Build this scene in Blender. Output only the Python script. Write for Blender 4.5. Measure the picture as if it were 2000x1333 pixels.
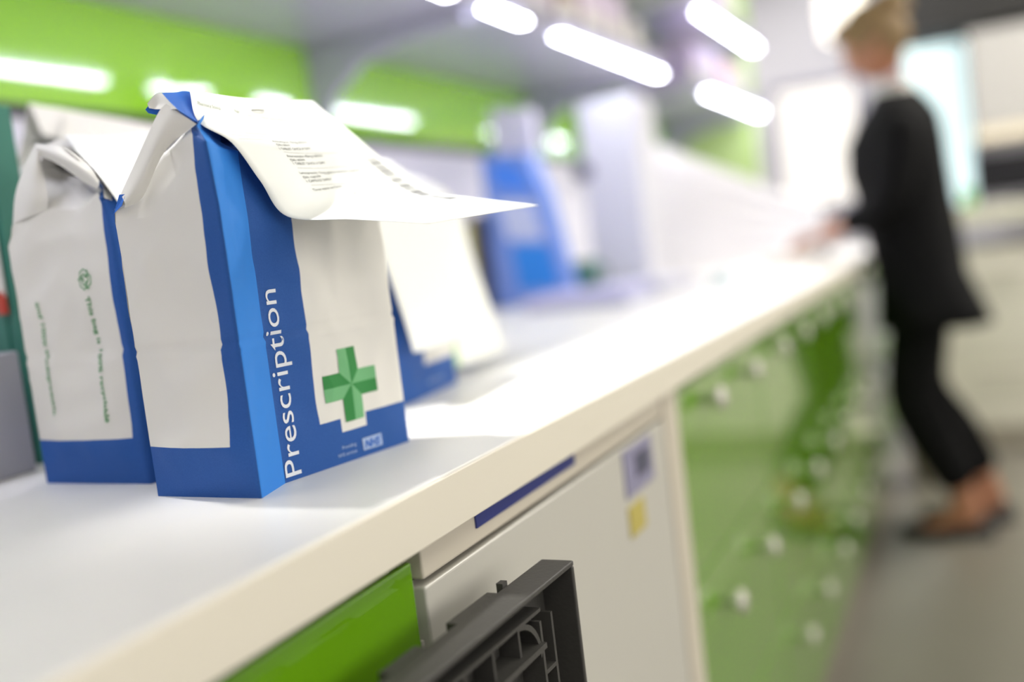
import bpy, bmesh, math, random
from mathutils import Vector, Matrix, noise
random.seed(7)
S = bpy.context.scene
COL = S.collection
for o in list(bpy.data.objects): bpy.data.objects.remove(o)

# ------------------------------------------------------------------ camera
FPX, CZ = 1944.0, 1.045                    # 35 mm lens on a 36 mm sensor, 2000 px wide
def _axes():
    r = math.radians(6.9)
    dX = Vector((911.0, 282.0, -FPX)).normalized()
    k = (math.cos(r)*dX.y - math.sin(r)*dX.x)/-dX.z
    up = Vector((-math.sin(r), math.cos(r), k)).normalized()
    return Matrix((dX, up.cross(dX), up))
M = _axes(); CAM = Vector((0, 0, CZ))
cam = bpy.data.cameras.new('camera'); co = bpy.data.objects.new('camera', cam); COL.objects.link(co)
co.matrix_world = Matrix.Translation(CAM) @ M.to_4x4()
cam.lens = 35; cam.sensor_width = 36; cam.clip_start = 0.01; cam.clip_end = 60
cam.dof.use_dof = True; cam.dof.focus_distance = 0.705; cam.dof.aperture_fstop = 1.4
cam.dof.aperture_blades = 9
S.camera = co
# ------------------------------------------------------------------ view, world
S.view_settings.view_transform = 'Standard'; S.view_settings.look = 'None'
S.view_settings.gamma = 1; S.view_settings.use_curve_mapping = False
S.view_settings.exposure = -1.0
W = bpy.data.worlds.new('world'); S.world = W; W.use_nodes = True
W.node_tree.nodes['Background'].inputs[0].default_value = (0.9, 0.95, 1, 1)
W.node_tree.nodes['Background'].inputs[1].default_value = 0.6
# lamps: ceiling panels (area light under each panel that is modelled further down)
CEIL = 2.75
PANELS = [(-1.0, -1.2, 26), (1.6, -0.7, 8), (4.1, -0.9, 150), (1.5, -1.95, 6)]  # last panel is unseen fill, added to brighten the aisle side
DOWN = [(.68, 1.17, 135), (2.1, 1.17, 80), (3.35, 1.17, 60), (5.0, .6, 34)]   # small downlights near the back wall; last one added to brighten the far wall
for (x, y, w) in PANELS:
    l = bpy.data.lights.new('ceiling_light_glow', 'AREA'); l.shape = 'RECTANGLE'; l.size = 1.1; l.size_y = 0.5
    l.energy = w; l.color = (1, 0.955, 0.87)
    o = bpy.data.objects.new('ceiling_light_glow', l); COL.objects.link(o); o.location = (x, y, CEIL-0.03)

for (x, y, w) in DOWN:
    l = bpy.data.lights.new('downlight_glow', 'SPOT'); l.energy = w*4; l.shadow_soft_size = 0.035; l.spot_size = 0.78 if y > 1 else 2.0; l.spot_blend = 0.8
    l.color = (1, 0.98, 0.95)
    o = bpy.data.objects.new('downlight_glow', l); COL.objects.link(o); o.location = (x, y, CEIL-0.05)
    o.rotation_euler = Vector((.42 if x < 1 else .12, -.57, -1.8) if y > 1 else (.9, .1, -1.3)).to_track_quat('-Z', 'Y').to_euler()

# ------------------------------------------------------------------ pixel helpers (a sight line met with a real plane)
def ray(x, y): return M @ Vector((x-1000, 667-y, -FPX))
def onZ(x, y, z): d = ray(x, y); return CAM + d*((z-CZ)/d.z)
def onY(x, y, Y): d = ray(x, y); return CAM + d*(Y/d.y)
def onX(x, y, X): d = ray(x, y); return CAM + d*(X/d.x)

# ------------------------------------------------------------------ materials
def srgb(r, g, b):
    f = lambda c: (c/255/12.92) if c/255 <= 0.04045 else ((c/255+0.055)/1.055)**2.4
    return (f(r), f(g), f(b), 1)
def mat(name, c, rough=0.5, metal=0, coat=0, emit=None, es=0, spec=0.5, vary=0.0, scale=20, bump=0, trans=0):
    m = bpy.data.materials.new(name); m.use_nodes = True; nt = m.node_tree; b = nt.nodes['Principled BSDF']
    b.inputs['Base Color'].default_value = srgb(*c); b.inputs['Roughness'].default_value = rough
    b.inputs['Metallic'].default_value = metal; b.inputs['Coat Weight'].default_value = coat
    b.inputs['Coat Roughness'].default_value = 0.05
    b.inputs['Specular IOR Level'].default_value = spec
    if trans: b.inputs['Transmission Weight'].default_value = trans
    if emit: b.inputs['Emission Color'].default_value = srgb(*emit); b.inputs['Emission Strength'].default_value = es
    if vary or bump:
        tc = nt.nodes.new('ShaderNodeTexCoord'); n = nt.nodes.new('ShaderNodeTexNoise')
        n.inputs['Scale'].default_value = scale; n.inputs['Detail'].default_value = 4
        nt.links.new(tc.outputs['Object'], n.inputs['Vector'])
        if vary:
            mx = nt.nodes.new('ShaderNodeMix'); mx.data_type = 'RGBA'
            d = [max(0, k*(1-vary)) for k in c]; u = [min(255, k*(1+vary)) for k in c]
            mx.inputs[6].default_value = srgb(*d); mx.inputs[7].default_value = srgb(*u)
            nt.links.new(n.outputs['Fac'], mx.inputs[0]); nt.links.new(mx.outputs[2], b.inputs['Base Color'])
        if bump:
            bp = nt.nodes.new('ShaderNodeBump'); bp.inputs['Strength'].default_value = bump
            bp.inputs['Distance'].default_value = 0.002
            nt.links.new(n.outputs['Fac'], bp.inputs['Height']); nt.links.new(bp.outputs[0], b.inputs['Normal'])
    return m
BLUE = (38, 102, 196); PAPER = (232, 230, 224)
def bag_paper(name, rects_white, rects_blue=(), pale=None):
    """blue paper with white printed panels; rects in the bag's own unrolled (u, v) sheet, metres"""
    m = bpy.data.materials.new(name); m.use_nodes = True; nt = m.node_tree; b = nt.nodes['Principled BSDF']
    uv = nt.nodes.new('ShaderNodeUVMap'); uv.uv_map = 'sheet'
    sp = nt.nodes.new('ShaderNodeSeparateXYZ'); nt.links.new(uv.outputs[0], sp.inputs[0])
    def op(o, a, c):
        n = nt.nodes.new('ShaderNodeMath'); n.operation = o
        for i, q in enumerate((a, c)):
            if isinstance(q, (int, float)): n.inputs[i].default_value = q
            else: nt.links.new(q, n.inputs[i])
        return n.outputs[0]
    def rect(u0, u1, v0, v1):
        a = op('MULTIPLY', op('GREATER_THAN', sp.outputs[0], u0), op('LESS_THAN', sp.outputs[0], u1))
        c = op('MULTIPLY', op('GREATER_THAN', sp.outputs[1], v0), op('LESS_THAN', sp.outputs[1], v1))
        return op('MULTIPLY', a, c)
    acc = 0.0
    for r in rects_white: acc = op('MAXIMUM', acc, rect(*r))
    for r in rects_blue: acc = op('MINIMUM', acc, op('SUBTRACT', 1.0, rect(*r)))
    tc = nt.nodes.new('ShaderNodeTexCoord'); n = nt.nodes.new('ShaderNodeTexNoise'); n.inputs['Scale'].default_value = 900
    n2 = nt.nodes.new('ShaderNodeTexNoise'); n2.noise_type = 'RIDGED_MULTIFRACTAL'; n2.inputs['Scale'].default_value = 13; n2.inputs['Detail'].default_value = 2.5; n2.inputs['Roughness'].default_value = .4
    nt.links.new(tc.outputs['Object'], n.inputs['Vector']); nt.links.new(tc.outputs['Object'], n2.inputs['Vector'])
    cb = nt.nodes.new('ShaderNodeMix'); cb.data_type = 'RGBA'
    cb.inputs[6].default_value = srgb(27, 77, 150); cb.inputs[7].default_value = srgb(44, 94, 170)
    nt.links.new(n.outputs['Fac'], cb.inputs[0])
    blue = cb.outputs[2]
    if pale:                                # paler blue stripe down the corner of the sheet
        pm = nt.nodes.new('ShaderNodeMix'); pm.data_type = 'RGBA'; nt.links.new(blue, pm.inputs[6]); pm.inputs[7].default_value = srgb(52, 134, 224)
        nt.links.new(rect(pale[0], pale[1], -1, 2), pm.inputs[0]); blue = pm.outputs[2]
    mx = nt.nodes.new('ShaderNodeMix'); mx.data_type = 'RGBA'
    nt.links.new(blue, mx.inputs[6]); mx.inputs[7].default_value = srgb(*PAPER)
    nt.links.new(acc, mx.inputs[0]); nt.links.new(mx.outputs[2], b.inputs['Base Color'])
    b.inputs['Roughness'].default_value = 0.62; b.inputs['Specular IOR Level'].default_value = 0.3
    bp = nt.nodes.new('ShaderNodeBump'); bp.inputs['Strength'].default_value = 0.5; bp.inputs['Distance'].default_value = 0.003
    nt.links.new(n2.outputs['Fac'], bp.inputs['Height']); nt.links.new(bp.outputs[0], b.inputs['Normal'])
    return m
MW = mat('white_worktop_laminate', (238, 237, 232), 0.38, vary=0.015, scale=8)
MEDGE = mat('cream_edge_band', (240, 234, 218), 0.4)
MGREEN = mat('gloss_green_laminate', (112, 170, 22), 0.12, coat=1.0)
MGREEN.node_tree.nodes['Principled BSDF'].inputs['Coat IOR'].default_value = 1.75
MGREENW = mat('green_glass_splashback', (154, 216, 52), 0.06, coat=1.0)
MGREENW.node_tree.nodes['Principled BSDF'].inputs['Coat IOR'].default_value = 1.9
MCARC = mat('cream_carcass', (214, 206, 190), 0.5)
MWALL = mat('white_wall_paint', (226, 224, 232), 0.7, vary=0.01)
MFLOOR = mat('grey_vinyl_floor', (120, 116, 107), 0.35, vary=0.06, scale=6)
MCEIL = mat('ceiling_paint', (215, 215, 210), 0.8)
MSTEEL = mat('grey_lilac_steel', (176, 174, 192), 0.32, metal=0.15)
MFRIDGE = mat('fridge_grey_white', (205, 203, 194), 0.35)
MDARK = mat('dark_grey_plastic', (70, 69, 66), 0.5, bump=0.15, scale=300)
MBLACK = mat('black_plastic', (18, 18, 20), 0.4)
MKNOB = mat('pale_satin_knob', (226, 222, 214), 0.22, metal=0.4)
MLED = mat('led_diffuser_cool', (255, 255, 255), 0.4, emit=(238, 238, 255), es=76)
MPANEL = mat('ceiling_panel_diffuser', (255, 255, 255), 0.4, emit=(255, 248, 232), es=3.2)
MSLIP = mat('pale_green_prescription_paper', (251, 253, 249), 0.6, spec=0.25)
MINK = mat('grey_print', (88, 92, 92), 0.7)
MINKF = mat('faint_grey_print', (178, 186, 170), 0.7)
MWPRINT = mat('white_print', (232, 236, 242), 0.6)
MLOGO = mat('pale_blue_print', (170, 190, 226), 0.6)
MGD = mat('dark_green_print', (36, 132, 58), 0.6)
MGL = mat('light_green_print', (110, 180, 122), 0.6)
MGT = mat('green_line_print', (70, 150, 84), 0.6)
MBLUEP = mat('blue_paper', BLUE, 0.6, spec=0.3)
MWHITEP = mat('white_paper', PAPER, 0.6, spec=0.3)
MNAVY = mat('navy_label', (32, 48, 128), 0.4)
MCLOTH = mat('black_cloth', (9, 9, 11), 0.85, spec=0.2)
MSKIN = mat('skin', (178, 124, 94), 0.5)
MHAIR = mat('dark_blonde_hair', (132, 108, 72), 0.6, vary=0.25, scale=30)

# ------------------------------------------------------------------ object helpers
def tag(o, label=None, cat=None, group=None, kind=None):
    if label: o['label'] = label
    if cat: o['category'] = cat
    if group: o['group'] = group
    if kind: o['kind'] = kind
    return o
def empty(name, loc, label, cat, group=None, rz=0):
    o = bpy.data.objects.new(name, None); COL.objects.link(o); o.location = loc; o.rotation_euler = (0, 0, rz)
    o.empty_display_size = 0.05
    return tag(o, label, cat, group)
class MB:
    def __init__(s): s.v = []; s.f = []; s.mi = []; s.uv = None
    def add(s, vs, fs, mi=0):
        n = len(s.v); s.v += [Vector(v) for v in vs]; s.f += [tuple(n+i for i in f) for f in fs]; s.mi += [mi]*len(fs); return s
    def box(s, a, b, mi=0):
        (x0, y0, z0), (x1, y1, z1) = a, b
        return s.add([(x0,y0,z0),(x1,y0,z0),(x1,y1,z0),(x0,y1,z0),(x0,y0,z1),(x1,y0,z1),(x1,y1,z1),(x0,y1,z1)],
                     [(0,3,2,1),(4,5,6,7),(0,1,5,4),(1,2,6,5),(2,3,7,6),(3,0,4,7)], mi)
    def prism(s, pts, d, mi=0):
        n = len(pts); d = Vector(d); P = [Vector(p) for p in pts]
        return s.add(P+[p+d for p in P], [tuple(range(n))[::-1], tuple(range(n, 2*n))]+[(i, (i+1) % n, n+(i+1) % n, n+i) for i in range(n)], mi)
    def lathe(s, c, prof, axis='z', n=24, mi=0):
        c = Vector(c); vs = []
        for (r, h) in prof:
            for k in range(n):
                a = 2*math.pi*k/n; p = (r*math.cos(a), r*math.sin(a), h)
                if axis == 'y': p = (p[0], p[2], p[1])
                if axis == 'x': p = (p[2], p[0], p[1])
                vs.append(c+Vector(p))
        fs = [(j*n+k, j*n+(k+1) % n, (j+1)*n+(k+1) % n, (j+1)*n+k) for j in range(len(prof)-1) for k in range(n)]
        fs += [tuple(range(n))[::-1], tuple(range((len(prof)-1)*n, len(prof)*n))]
        return s.add(vs, fs, mi)
    def rings(s, rs, mi=0, cap=True):
        n = len(rs[0]); vs = [p for r in rs for p in r]
        fs = [(j*n+k, j*n+(k+1) % n, (j+1)*n+(k+1) % n, (j+1)*n+k) for j in range(len(rs)-1) for k in range(n)]
        if cap: fs += [tuple(range(n))[::-1], tuple(range((len(rs)-1)*n, len(rs)*n))]
        return s.add(vs, fs, mi)
    def tube(s, pts, r, n=10, mi=0):
        P = [Vector(p) for p in pts]; rs = []
        R = r if isinstance(r, (list, tuple)) else [r]*len(P)
        for i, p in enumerate(P):
            t = (P[min(i+1, len(P)-1)]-P[max(i-1, 0)]).normalized()
            a = t.cross(Vector((0, 0, 1)) if abs(t.z) < .9 else Vector((1, 0, 0))).normalized(); b = t.cross(a)
            rs.append([p+a*R[i]*math.cos(2*math.pi*k/n)+b*R[i]*math.sin(2*math.pi*k/n) for k in range(n)])
        return s.rings(rs, mi)
    def build(s, name, m, parent=None, bevel=0, smooth=False, fix=True, origin=None):
        me = bpy.data.meshes.new(name); org = Vector(origin) if origin is not None else None
        me.from_pydata([v-org if org is not None else v for v in s.v], [], s.f)
        for k in (m if isinstance(m, (list, tuple)) else [m]): me.materials.append(k)
        for p, i in zip(me.polygons, s.mi): p.material_index = i; p.use_smooth = smooth
        if s.uv:
            L = me.uv_layers.new(name='sheet')
            for lp in me.loops: L.data[lp.index].uv = s.uv[lp.vertex_index]
        if fix:
            bm = bmesh.new(); bm.from_mesh(me); bmesh.ops.recalc_face_normals(bm, faces=bm.faces); bm.to_mesh(me); bm.free()
        o = bpy.data.objects.new(name, me); COL.objects.link(o)
        if org is not None: o.location = org
        if parent:
            o.parent = parent
            if parent_world(parent) is not None: o.matrix_parent_inverse = parent_world(parent).inverted()
        if bevel:
            b = o.modifiers.new('bevel', 'BEVEL'); b.width = bevel; b.segments = 3; b.limit_method = 'ANGLE'; b.angle_limit = 0.7
            b.harden_normals = False
        return o
def parent_world(p):
    Mx = Matrix.LocRotScale(p.location, p.rotation_euler, p.scale)
    if p.parent: return parent_world(p.parent) @ p.matrix_parent_inverse @ Mx
    return Mx
def B(a, b): return MB().box(a, b)
def struct(name, mb, m, **k): o = mb.build(name, m, **k); o['kind'] = 'structure'; return o
_tc = {}
def text2d(t, shear=0.0, bold=0.0):
    """flat letter outlines: list of 2D points and faces, scaled so that the capital height is 1"""
    key = (t, shear, bold)
    if key in _tc: return _tc[key]
    c = bpy.data.curves.new('t', 'FONT'); c.body = t; c.size = 1; c.shear = shear; c.offset = bold; c.resolution_u = 4
    o = bpy.data.objects.new('t', c); COL.objects.link(o)
    dg = bpy.context.evaluated_depsgraph_get(); me = bpy.data.meshes.new_from_object(o.evaluated_get(dg))
    vs = [(v.co.x/0.72, v.co.y/0.72) for v in me.vertices]; fs = [tuple(p.vertices) for p in me.polygons]
    bpy.data.objects.remove(o); bpy.data.curves.remove(c); bpy.data.meshes.remove(me)
    _tc[key] = (vs, fs); return vs, fs
def add_text(mb, t, fn, h, length=None, mi=0, shear=0, bold=0):
    """letters laid on a surface: fn(along, up) -> 3D"""
    vs, fs = text2d(t, shear, bold); x0 = min(v[0] for v in vs); x1 = max(v[0] for v in vs)
    sx = (length/(x1-x0)) if length else h
    mb.add([fn((v[0]-x0)*sx, v[1]*h) for v in vs], fs, mi)

# ------------------------------------------------------------------ room shell
YW, YF, XF = 1.38, 0.342, 6.4
struct('floor', B((-2.5, -2.6, -0.1), (XF+.3, YW+.1, 0)), MFLOOR)
struct('wall_back', B((-2.5, YW, 0), (XF+.3, YW+.1, CEIL)), MWALL)
struct('wall_far', B((XF, -2.6, 0), (XF+.1, YW, CEIL)), MWALL)
struct('wall_right', B((-2.5, -2.7, 0), (XF+.3, -2.6, CEIL)), MWALL)
struct('wall_near', B((-2.6, -2.6, 0), (-2.5, YW+.1, CEIL)), MWALL)
struct('ceiling', B((-2.5, -2.6, CEIL), (XF+.3, YW+.1, CEIL+.1)), MCEIL)
for i, (x, y, w) in enumerate(PANELS):
    e = empty('ceiling_light', (x, y, CEIL), 'flat rectangular ceiling light panel, ' + ['nearest the camera, above the bag end of the counter', 'above the aisle by the green drawers', 'farthest, above the aisle behind the person', 'added as fill above the aisle by the opposite wall'][i], 'ceiling light', 'ceiling light panels')
    B((x-.58, y-.28, CEIL-.02), (x+.58, y+.28, CEIL)).build('frame', MSTEEL, e)
    B((x-.55, y-.25, CEIL-.024), (x+.55, y+.25, CEIL-.02)).build('diffuser', MPANEL, e)
for i, (x, y, w) in enumerate(DOWN):
    e = empty('downlight', (x, y, CEIL), 'small round ceiling downlight, ' + ['over the paper bags', 'over the blue leaflet holder', 'over the sloping rack', 'added at the far end to brighten the wall by the windows'][i], 'downlight', 'ceiling downlights')
    MB().lathe((x, y, CEIL-.02), [(.06, .02), (.06, 0), (.045, 0), (.042, .012)]).build('bezel', MSTEEL, e, smooth=False)
    MB().lathe((x, y, CEIL-.008), [(.04, 0), (.04, .006)]).build('lens', MPANEL, e)
# windows in the far wall
def window(name, px0, px1, z0, z1, m):
    ya = onX(px0, 200, XF-.02).y; yb = onX(px1, 200, XF-.02).y
    y0, y1 = min(ya, yb), max(ya, yb)
    e = bpy.data.objects.new(name, None); COL.objects.link(e); e['kind'] = 'structure'; e.location = (XF, y0, z0)
    f = MB()
    for a, b in (((XF-.04, y0-.04, z0-.04), (XF, y1+.04, z0)), ((XF-.04, y0-.04, z1), (XF, y1+.04, z1+.04)),
                 ((XF-.04, y0-.04, z0), (XF, y0, z1)), ((XF-.04, y1, z0), (XF, y1+.04, z1))): f.box(a, b)
    f.build('window_frame', MSTEEL, e)
    B((XF-.02, y0, z0), (XF-.012, y1, z1)).build('pane', m, e)
MSKYP = mat('daylight_pane', (220, 240, 240), 0.1, emit=(214, 240, 242), es=2.1)
MSKYW = mat('frosted_daylight_pane', (240, 236, 230), 0.3, emit=(244, 238, 230), es=1.5)
window('window_1', 1772, 1892, 1.02, 2.0, MSKYP)
window('window_2', 1520, 1668, 1.12, 1.82, MSKYW)
# unseen long window, added in the aisle-side wall for soft light on the fronts
e = bpy.data.objects.new('fill_window', None); COL.objects.link(e); e['kind'] = 'structure'; e.location = (1.0, -2.6, .95)
f = MB()
for a, b in (((-1.44, -2.6, .91), (3.04, -2.54, .95)), ((-1.44, -2.6, 1.95), (3.04, -2.54, 1.99)), ((-1.44, -2.6, .95), (-1.4, -2.54, 1.95)), ((3.0, -2.6, .95), (3.04, -2.54, 1.95)), ((.78, -2.6, .95), (.82, -2.54, 1.95))): f.box(a, b)
f.build('window_frame', MSTEEL, e)
B((-1.4, -2.58, .95), (3.0, -2.572, 1.95)).build('pane', mat('aisle_fill_pane', (240, 240, 236), .2, emit=(255, 250, 243), es=5.8), e)
# dark soffit over the far end
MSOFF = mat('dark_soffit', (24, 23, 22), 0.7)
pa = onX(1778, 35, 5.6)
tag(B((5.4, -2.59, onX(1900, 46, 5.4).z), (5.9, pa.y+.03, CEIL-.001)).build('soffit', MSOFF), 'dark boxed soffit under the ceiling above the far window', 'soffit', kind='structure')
# green splashback on the back wall
zg = CZ + 0.2396*YW
struct('trim_1', B((-0.6, YW-.012, zg), (4.9, YW, 2.35)), MGREENW)
struct('trim_2', B((-0.6, YW-.016, zg-.018), (4.9, YW, zg)), MBLACK)

# ------------------------------------------------------------------ counter run
wt = empty('worktop', (0, YF, .9), 'long white laminate worktop with cream edge running along the green drawers', 'worktop')
XE = 4.4
B((-1.2, YF+.002, .86), (XE, YW-.001, .9)).build('top_slab', MW, wt, bevel=.0015)
B((-1.2, YF, .8605), (XE, YF+.003, .8985)).build('edge_band', MEDGE, wt, bevel=.001)
YD = YF+.014                                # drawer front plane
def knob(x, z, par):
    MB().lathe((x, YD, z), [(.006, 0), (.006, -.012), (.014, -.016), (.017, -.022), (.015, -.029), (.008, -.032)], 'y', 20).build('knob', MKNOB, par, smooth=True)
def unit(x0, x1, label, knobs):
    e = empty('drawer_unit', (x0, YD+.3, 0), label, 'drawer unit', 'green drawer units under the worktop')
    B((x0+.001, YD+.019, .1), (x1-.001, YW-.3, .859)).build('carcass', MCARC, e)
    B((x0, YD+.05, 0), (x1, YD+.068, .1)).build('plinth', MCARC, e)
    for (z0, z1) in ((.105, .345), (.349, .60), (.604, .85)):
        d = B((x0+.002, YD, z0), (x1-.002, YD+.018, z1)).build('drawer', MGREEN, e, bevel=.0015)
        for kx in knobs: knob(kx, z1-.032 if z1 > .7 else z1-.066, d)
    return e
unit(-.66, -.06, 'green gloss drawer unit, the farthest left, beyond the frame edge', (-.5, -.2))
unit(-.055, .548, 'green gloss drawer unit left of the fridge, under the paper bags', ())
W_ = .5
names = ['first green drawer unit right of the fridge, beside the cream end panel', 'second green drawer unit right of the fridge', 'third green drawer unit right of the fridge, halfway to the person', 'fourth green drawer unit right of the fridge, just before the person', 'fifth green drawer unit right of the fridge, at the knees of the person', 'last green drawer unit, behind the legs of the person at the far end']
for i in range(6):
    x0 = 1.187+i*W_
    unit(x0, x0+W_-.004, names[i], (x0+.125, x0+.365))
tag(B((1.125, YD-.002, 0), (1.184, YW-.3, .859)).build('end_panel', MCARC, bevel=.001), 'cream upright end panel between fridge and green drawers', 'panel')
# undercounter fridge
fr = empty('undercounter_fridge', (.85, .7, 0), 'grey white undercounter fridge with navy strip and small label, below the worktop', 'fridge')
B((.553, YD+.02, .06), (1.12, YW-.35, .855)).build('body', MFRIDGE, fr, bevel=.004)
B((.556, YD-.002, .834), (1.118, YD+.02, .8595)).build('top_rail', MCARC, fr, bevel=.002)
dr = B((.556, YD-.002, .09), (1.118, YD+.02, .829)).build('door', MFRIDGE, fr, bevel=.002)
B((.556, YD+.015, .829), (1.118, YD+.02, .834)).build('door_gap', MBLACK, fr)
_n = onY(928, 1009, YD-.003).x
B((_n, YD-.0035, .8455), (_n+.2, YD-.0015, .8595)).build('navy_strip', MNAVY, fr)
lb = MB().box((.965, YD-.004, .775), (1.06, YD-.002, .825)); lb.build('energy_label', mat('lilac_label', (150, 148, 178), .4), fr)
MB().box((1.0, YD-.005, .79), (1.045, YD-.004, .815)).build('label_mark', mat('slate_mark', (84, 86, 108), .4), fr)
MB().box((.965, YD-.004, .733), (1.015, YD-.002, .765)).build('yellow_sticker', mat('yellow_sticker', (196, 182, 96), .5), fr)
for x in (.6, 1.07): MB().lathe((x, YD+.09, 0), [(.018, 0), (.018, .06)]).build('foot', MBLACK, fr)
tag(B((.549, YD+.002, .7795), (.5525, YD+.02, .7935)).build('hinge_cover', MKNOB), 'tiny white hinge cover at the green drawer edge by the fridge', 'hinge cover')

# dark crate standing on end in front of the fridge
A_ = onY(1120, 1095, .284); B_ = onY(800, 1330, .292); B_.z = A_.z
dX = (A_-B_); dX.z = 0; dX.normalize(); nY = Vector((dX.y, -dX.x, 0))       # nY points at the aisle
Wd, Ht, Dp = .58, A_.z, .03
cr = empty('plastic_crate', (A_-dX*.3).to_tuple()[:2]+(0,), 'dark grey ribbed plastic crate stood on end against the fridge', 'crate')
def cp(a, z, d): return Vector((A_.x, A_.y, 0)) - dX*a - nY*d + Vector((0, 0, z))   # a: leftwards from the right edge, d: depth behind the outer face
def cbox(mb, a0, a1, z0, z1, d0, d1, mi=0):
    P = [cp(a0, z0, d0), cp(a1, z0, d0), cp(a1, z0, d1), cp(a0, z0, d1), cp(a0, z1, d0), cp(a1, z1, d0), cp(a1, z1, d1), cp(a0, z1, d1)]
    mb.add(P, [(0,3,2,1),(4,5,6,7),(0,1,5,4),(1,2,6,5),(2,3,7,6),(3,0,4,7)], mi)
b = MB()
cbox(b, 0, Wd, Ht-.004, Ht, 0, .026); cbox(b, 0, Wd, 0, .004, 0, .026)
cbox(b, 0, .004, .004, Ht-.004, 0, .03); cbox(b, Wd-.004, Wd, .004, Ht-.004, 0, .03)
b.build('outer_rim', MDARK, cr, bevel=.0012)
b = MB(); cbox(b, .004, Wd-.004, .004, Ht-.004, .026, .0295); b.build('back_panel', MDARK, cr)
b = MB()
# ribs: two vertical near the right edge, cross pieces between them, a rail below the rim with cells, a curved corner
for a in (.028, .046, .15, .30, .45, .56): cbox(b, a, a+.003, .004, Ht-.028, .008, .027)
for z in [Ht-.03-.034*k for k in range(1, 20)]: cbox(b, .031, .046, z-.003, z, .008, .027)
for a0, a1 in ((.049, Wd-.01),):
    cbox(b, a0, a1, Ht-.020, Ht-.0175, .006, .027); cbox(b, a0, a1, Ht-.046, Ht-.042, .004, .027)
    cbox(b, a0, a1, .3, .304, .006, .027); cbox(b, a0, a1, .55, .554, .006, .027)
for k in range(14): cbox(b, .075+.036*k, .0775+.036*k, Ht-.042, Ht-.02, .010, .027)
for k in range(9):
    t0, t1 = math.pi/2*k/9, math.pi/2*(k+1)/9
    q = [cp(.049+.03*(1-math.sin(t)), Ht-.020-.03*(1-math.cos(t)), 0) for t in (t0, t1)]
    d = -nY
    q2 = [cp(.0515+.03*(1-math.sin(t)), Ht-.023-.03*(1-math.cos(t)), 0) for t in (t0, t1)]
    b.prism([q[0]+d*.008, q[1]+d*.008, q2[1]+d*.008, q2[0]+d*.008], d*.018)
b.build('rib_grid', MDARK, cr)
for q in ((.07, .125, Ht-.012, Ht-.0005, .026, .034), (.055, .062, Ht-.012, Ht+.003, .026, .031), (.162, .2, Ht-.012, Ht, .026, .034)):
    b = MB(); cbox(b, *q); b.build('lug', MDARK, cr)

# ------------------------------------------------------------------ paper bags
def lerp(a, b, t): return a+(b-a)*t
class Bag:
    """paper bag surface: columns round the perimeter, levels up the height"""
    def __init__(s, cols, us, side_n, seed=0, wr=.0016, H=.2):
        s.cols, s.us, s.n, s.seed, s.wr, s.side_n, s.H = cols, us, len(cols), seed, wr, side_n, H
        s.out = None
    def base(s, u, t):
        c = s.cols; us = s.us
        k = 0
        while k < s.n-2 and u > us[k+1]: k += 1
        f = (u-us[k])/(us[k+1]-us[k])
        L = len(c[0])-1; t = min(max(t, 0), L-1e-6); j = int(t); g = t-j
        a = lerp(c[k][j], c[k][j+1], g); b = lerp(c[k+1][j], c[k+1][j+1], g)
        return lerp(a, b, f)
    def pt(s, u, t, off=0.0):
        e = .002
        p = s.base(u, t)
        du = s.base(min(u+e, s.us[-1]), t)-s.base(max(u-e, 0), t); dt = s.base(u, t+.03)-s.base(u, max(t-.03, 0))
        n = du.cross(dt)
        if n.length < 1e-9: n = Vector((0, 0, 1))
        n.normalize()
        z = p.z-.9
        q = p*26+Vector((s.seed*7.3, 0, 0))
        up = min(1, max(.12, (z-.05)/.12))
        d = s.wr*up*(noise.noise(q)+.5*noise.noise(q*2.7))
        e_ = min(abs(u-c) for c in (0, s.us[4], s.us[5], s.us[8], s.us[10]))
        w_ = min(1, e_/.022)*min(1, max(0, z-.006)/.04)
        d += s.wr*1.9*w_*(.6-3.2*abs(noise.noise(p*15+Vector((3.1, s.seed, 9)))))*(.5+.5*up)
        d += s.wr*.8*w_*(.6-3.2*abs(noise.noise(p*31+Vector((8.1, s.seed, 2)))))
        d += -.0011*math.exp(-((z-.107+.02*(u-.05)*0)/.0014)**2) + .0007*math.exp(-((z-.1035)/.0022)**2)
        return p+n*(d+off)
    def t_of_z(s, z):                       # level value for a height on the straight lower walls
        zs = [0, .036, .107, .16, .2]
        for i in range(4):
            if z <= zs[i+1]: return i+(z-zs[i])/(zs[i+1]-zs[i])
        return 4
    def on(s, u, z, off=.0005): return s.pt(u, s.t_of_z(z), off)
    def mesh(s, step=.0035):
        mb = MB(); U = []
        for i in range(s.n-1):
            m = max(1, int((s.us[i+1]-s.us[i])/step)); U += [lerp(s.us[i], s.us[i+1], k/m) for k in range(m)]
        U.append(s.us[-1])
        T = []; L = len(s.cols[0])-1; hs = [.036, .071, .053, .04]+[.05]*(L-4)
        for j in range(L):
            m = max(2, int(hs[j]/step)); T += [j+k/m for k in range(m)]
        T.append(L-1e-6)
        nu = len(U); mb.uv = []
        vs = []
        for t in T:
            for u in U:
                p = s.pt(u, t); vs.append(p); j = int(t)
                # sheet v: height on the straight walls, running on along the paper above them
                v = [0, .036, .107, .16, .2, .245, .29, .31, .33, .35][j]+(t-j)*([.036, .071, .053, .04, .045, .045, .02, .02, .02, .02][j])
                mb.uv.append((u, v))
        fs = [(j*nu+k, j*nu+k+1, (j+1)*nu+k+1, (j+1)*nu+k) for j in range(len(T)-1) for k in range(nu-1)]
        mb.add(vs, fs); return mb
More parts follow.
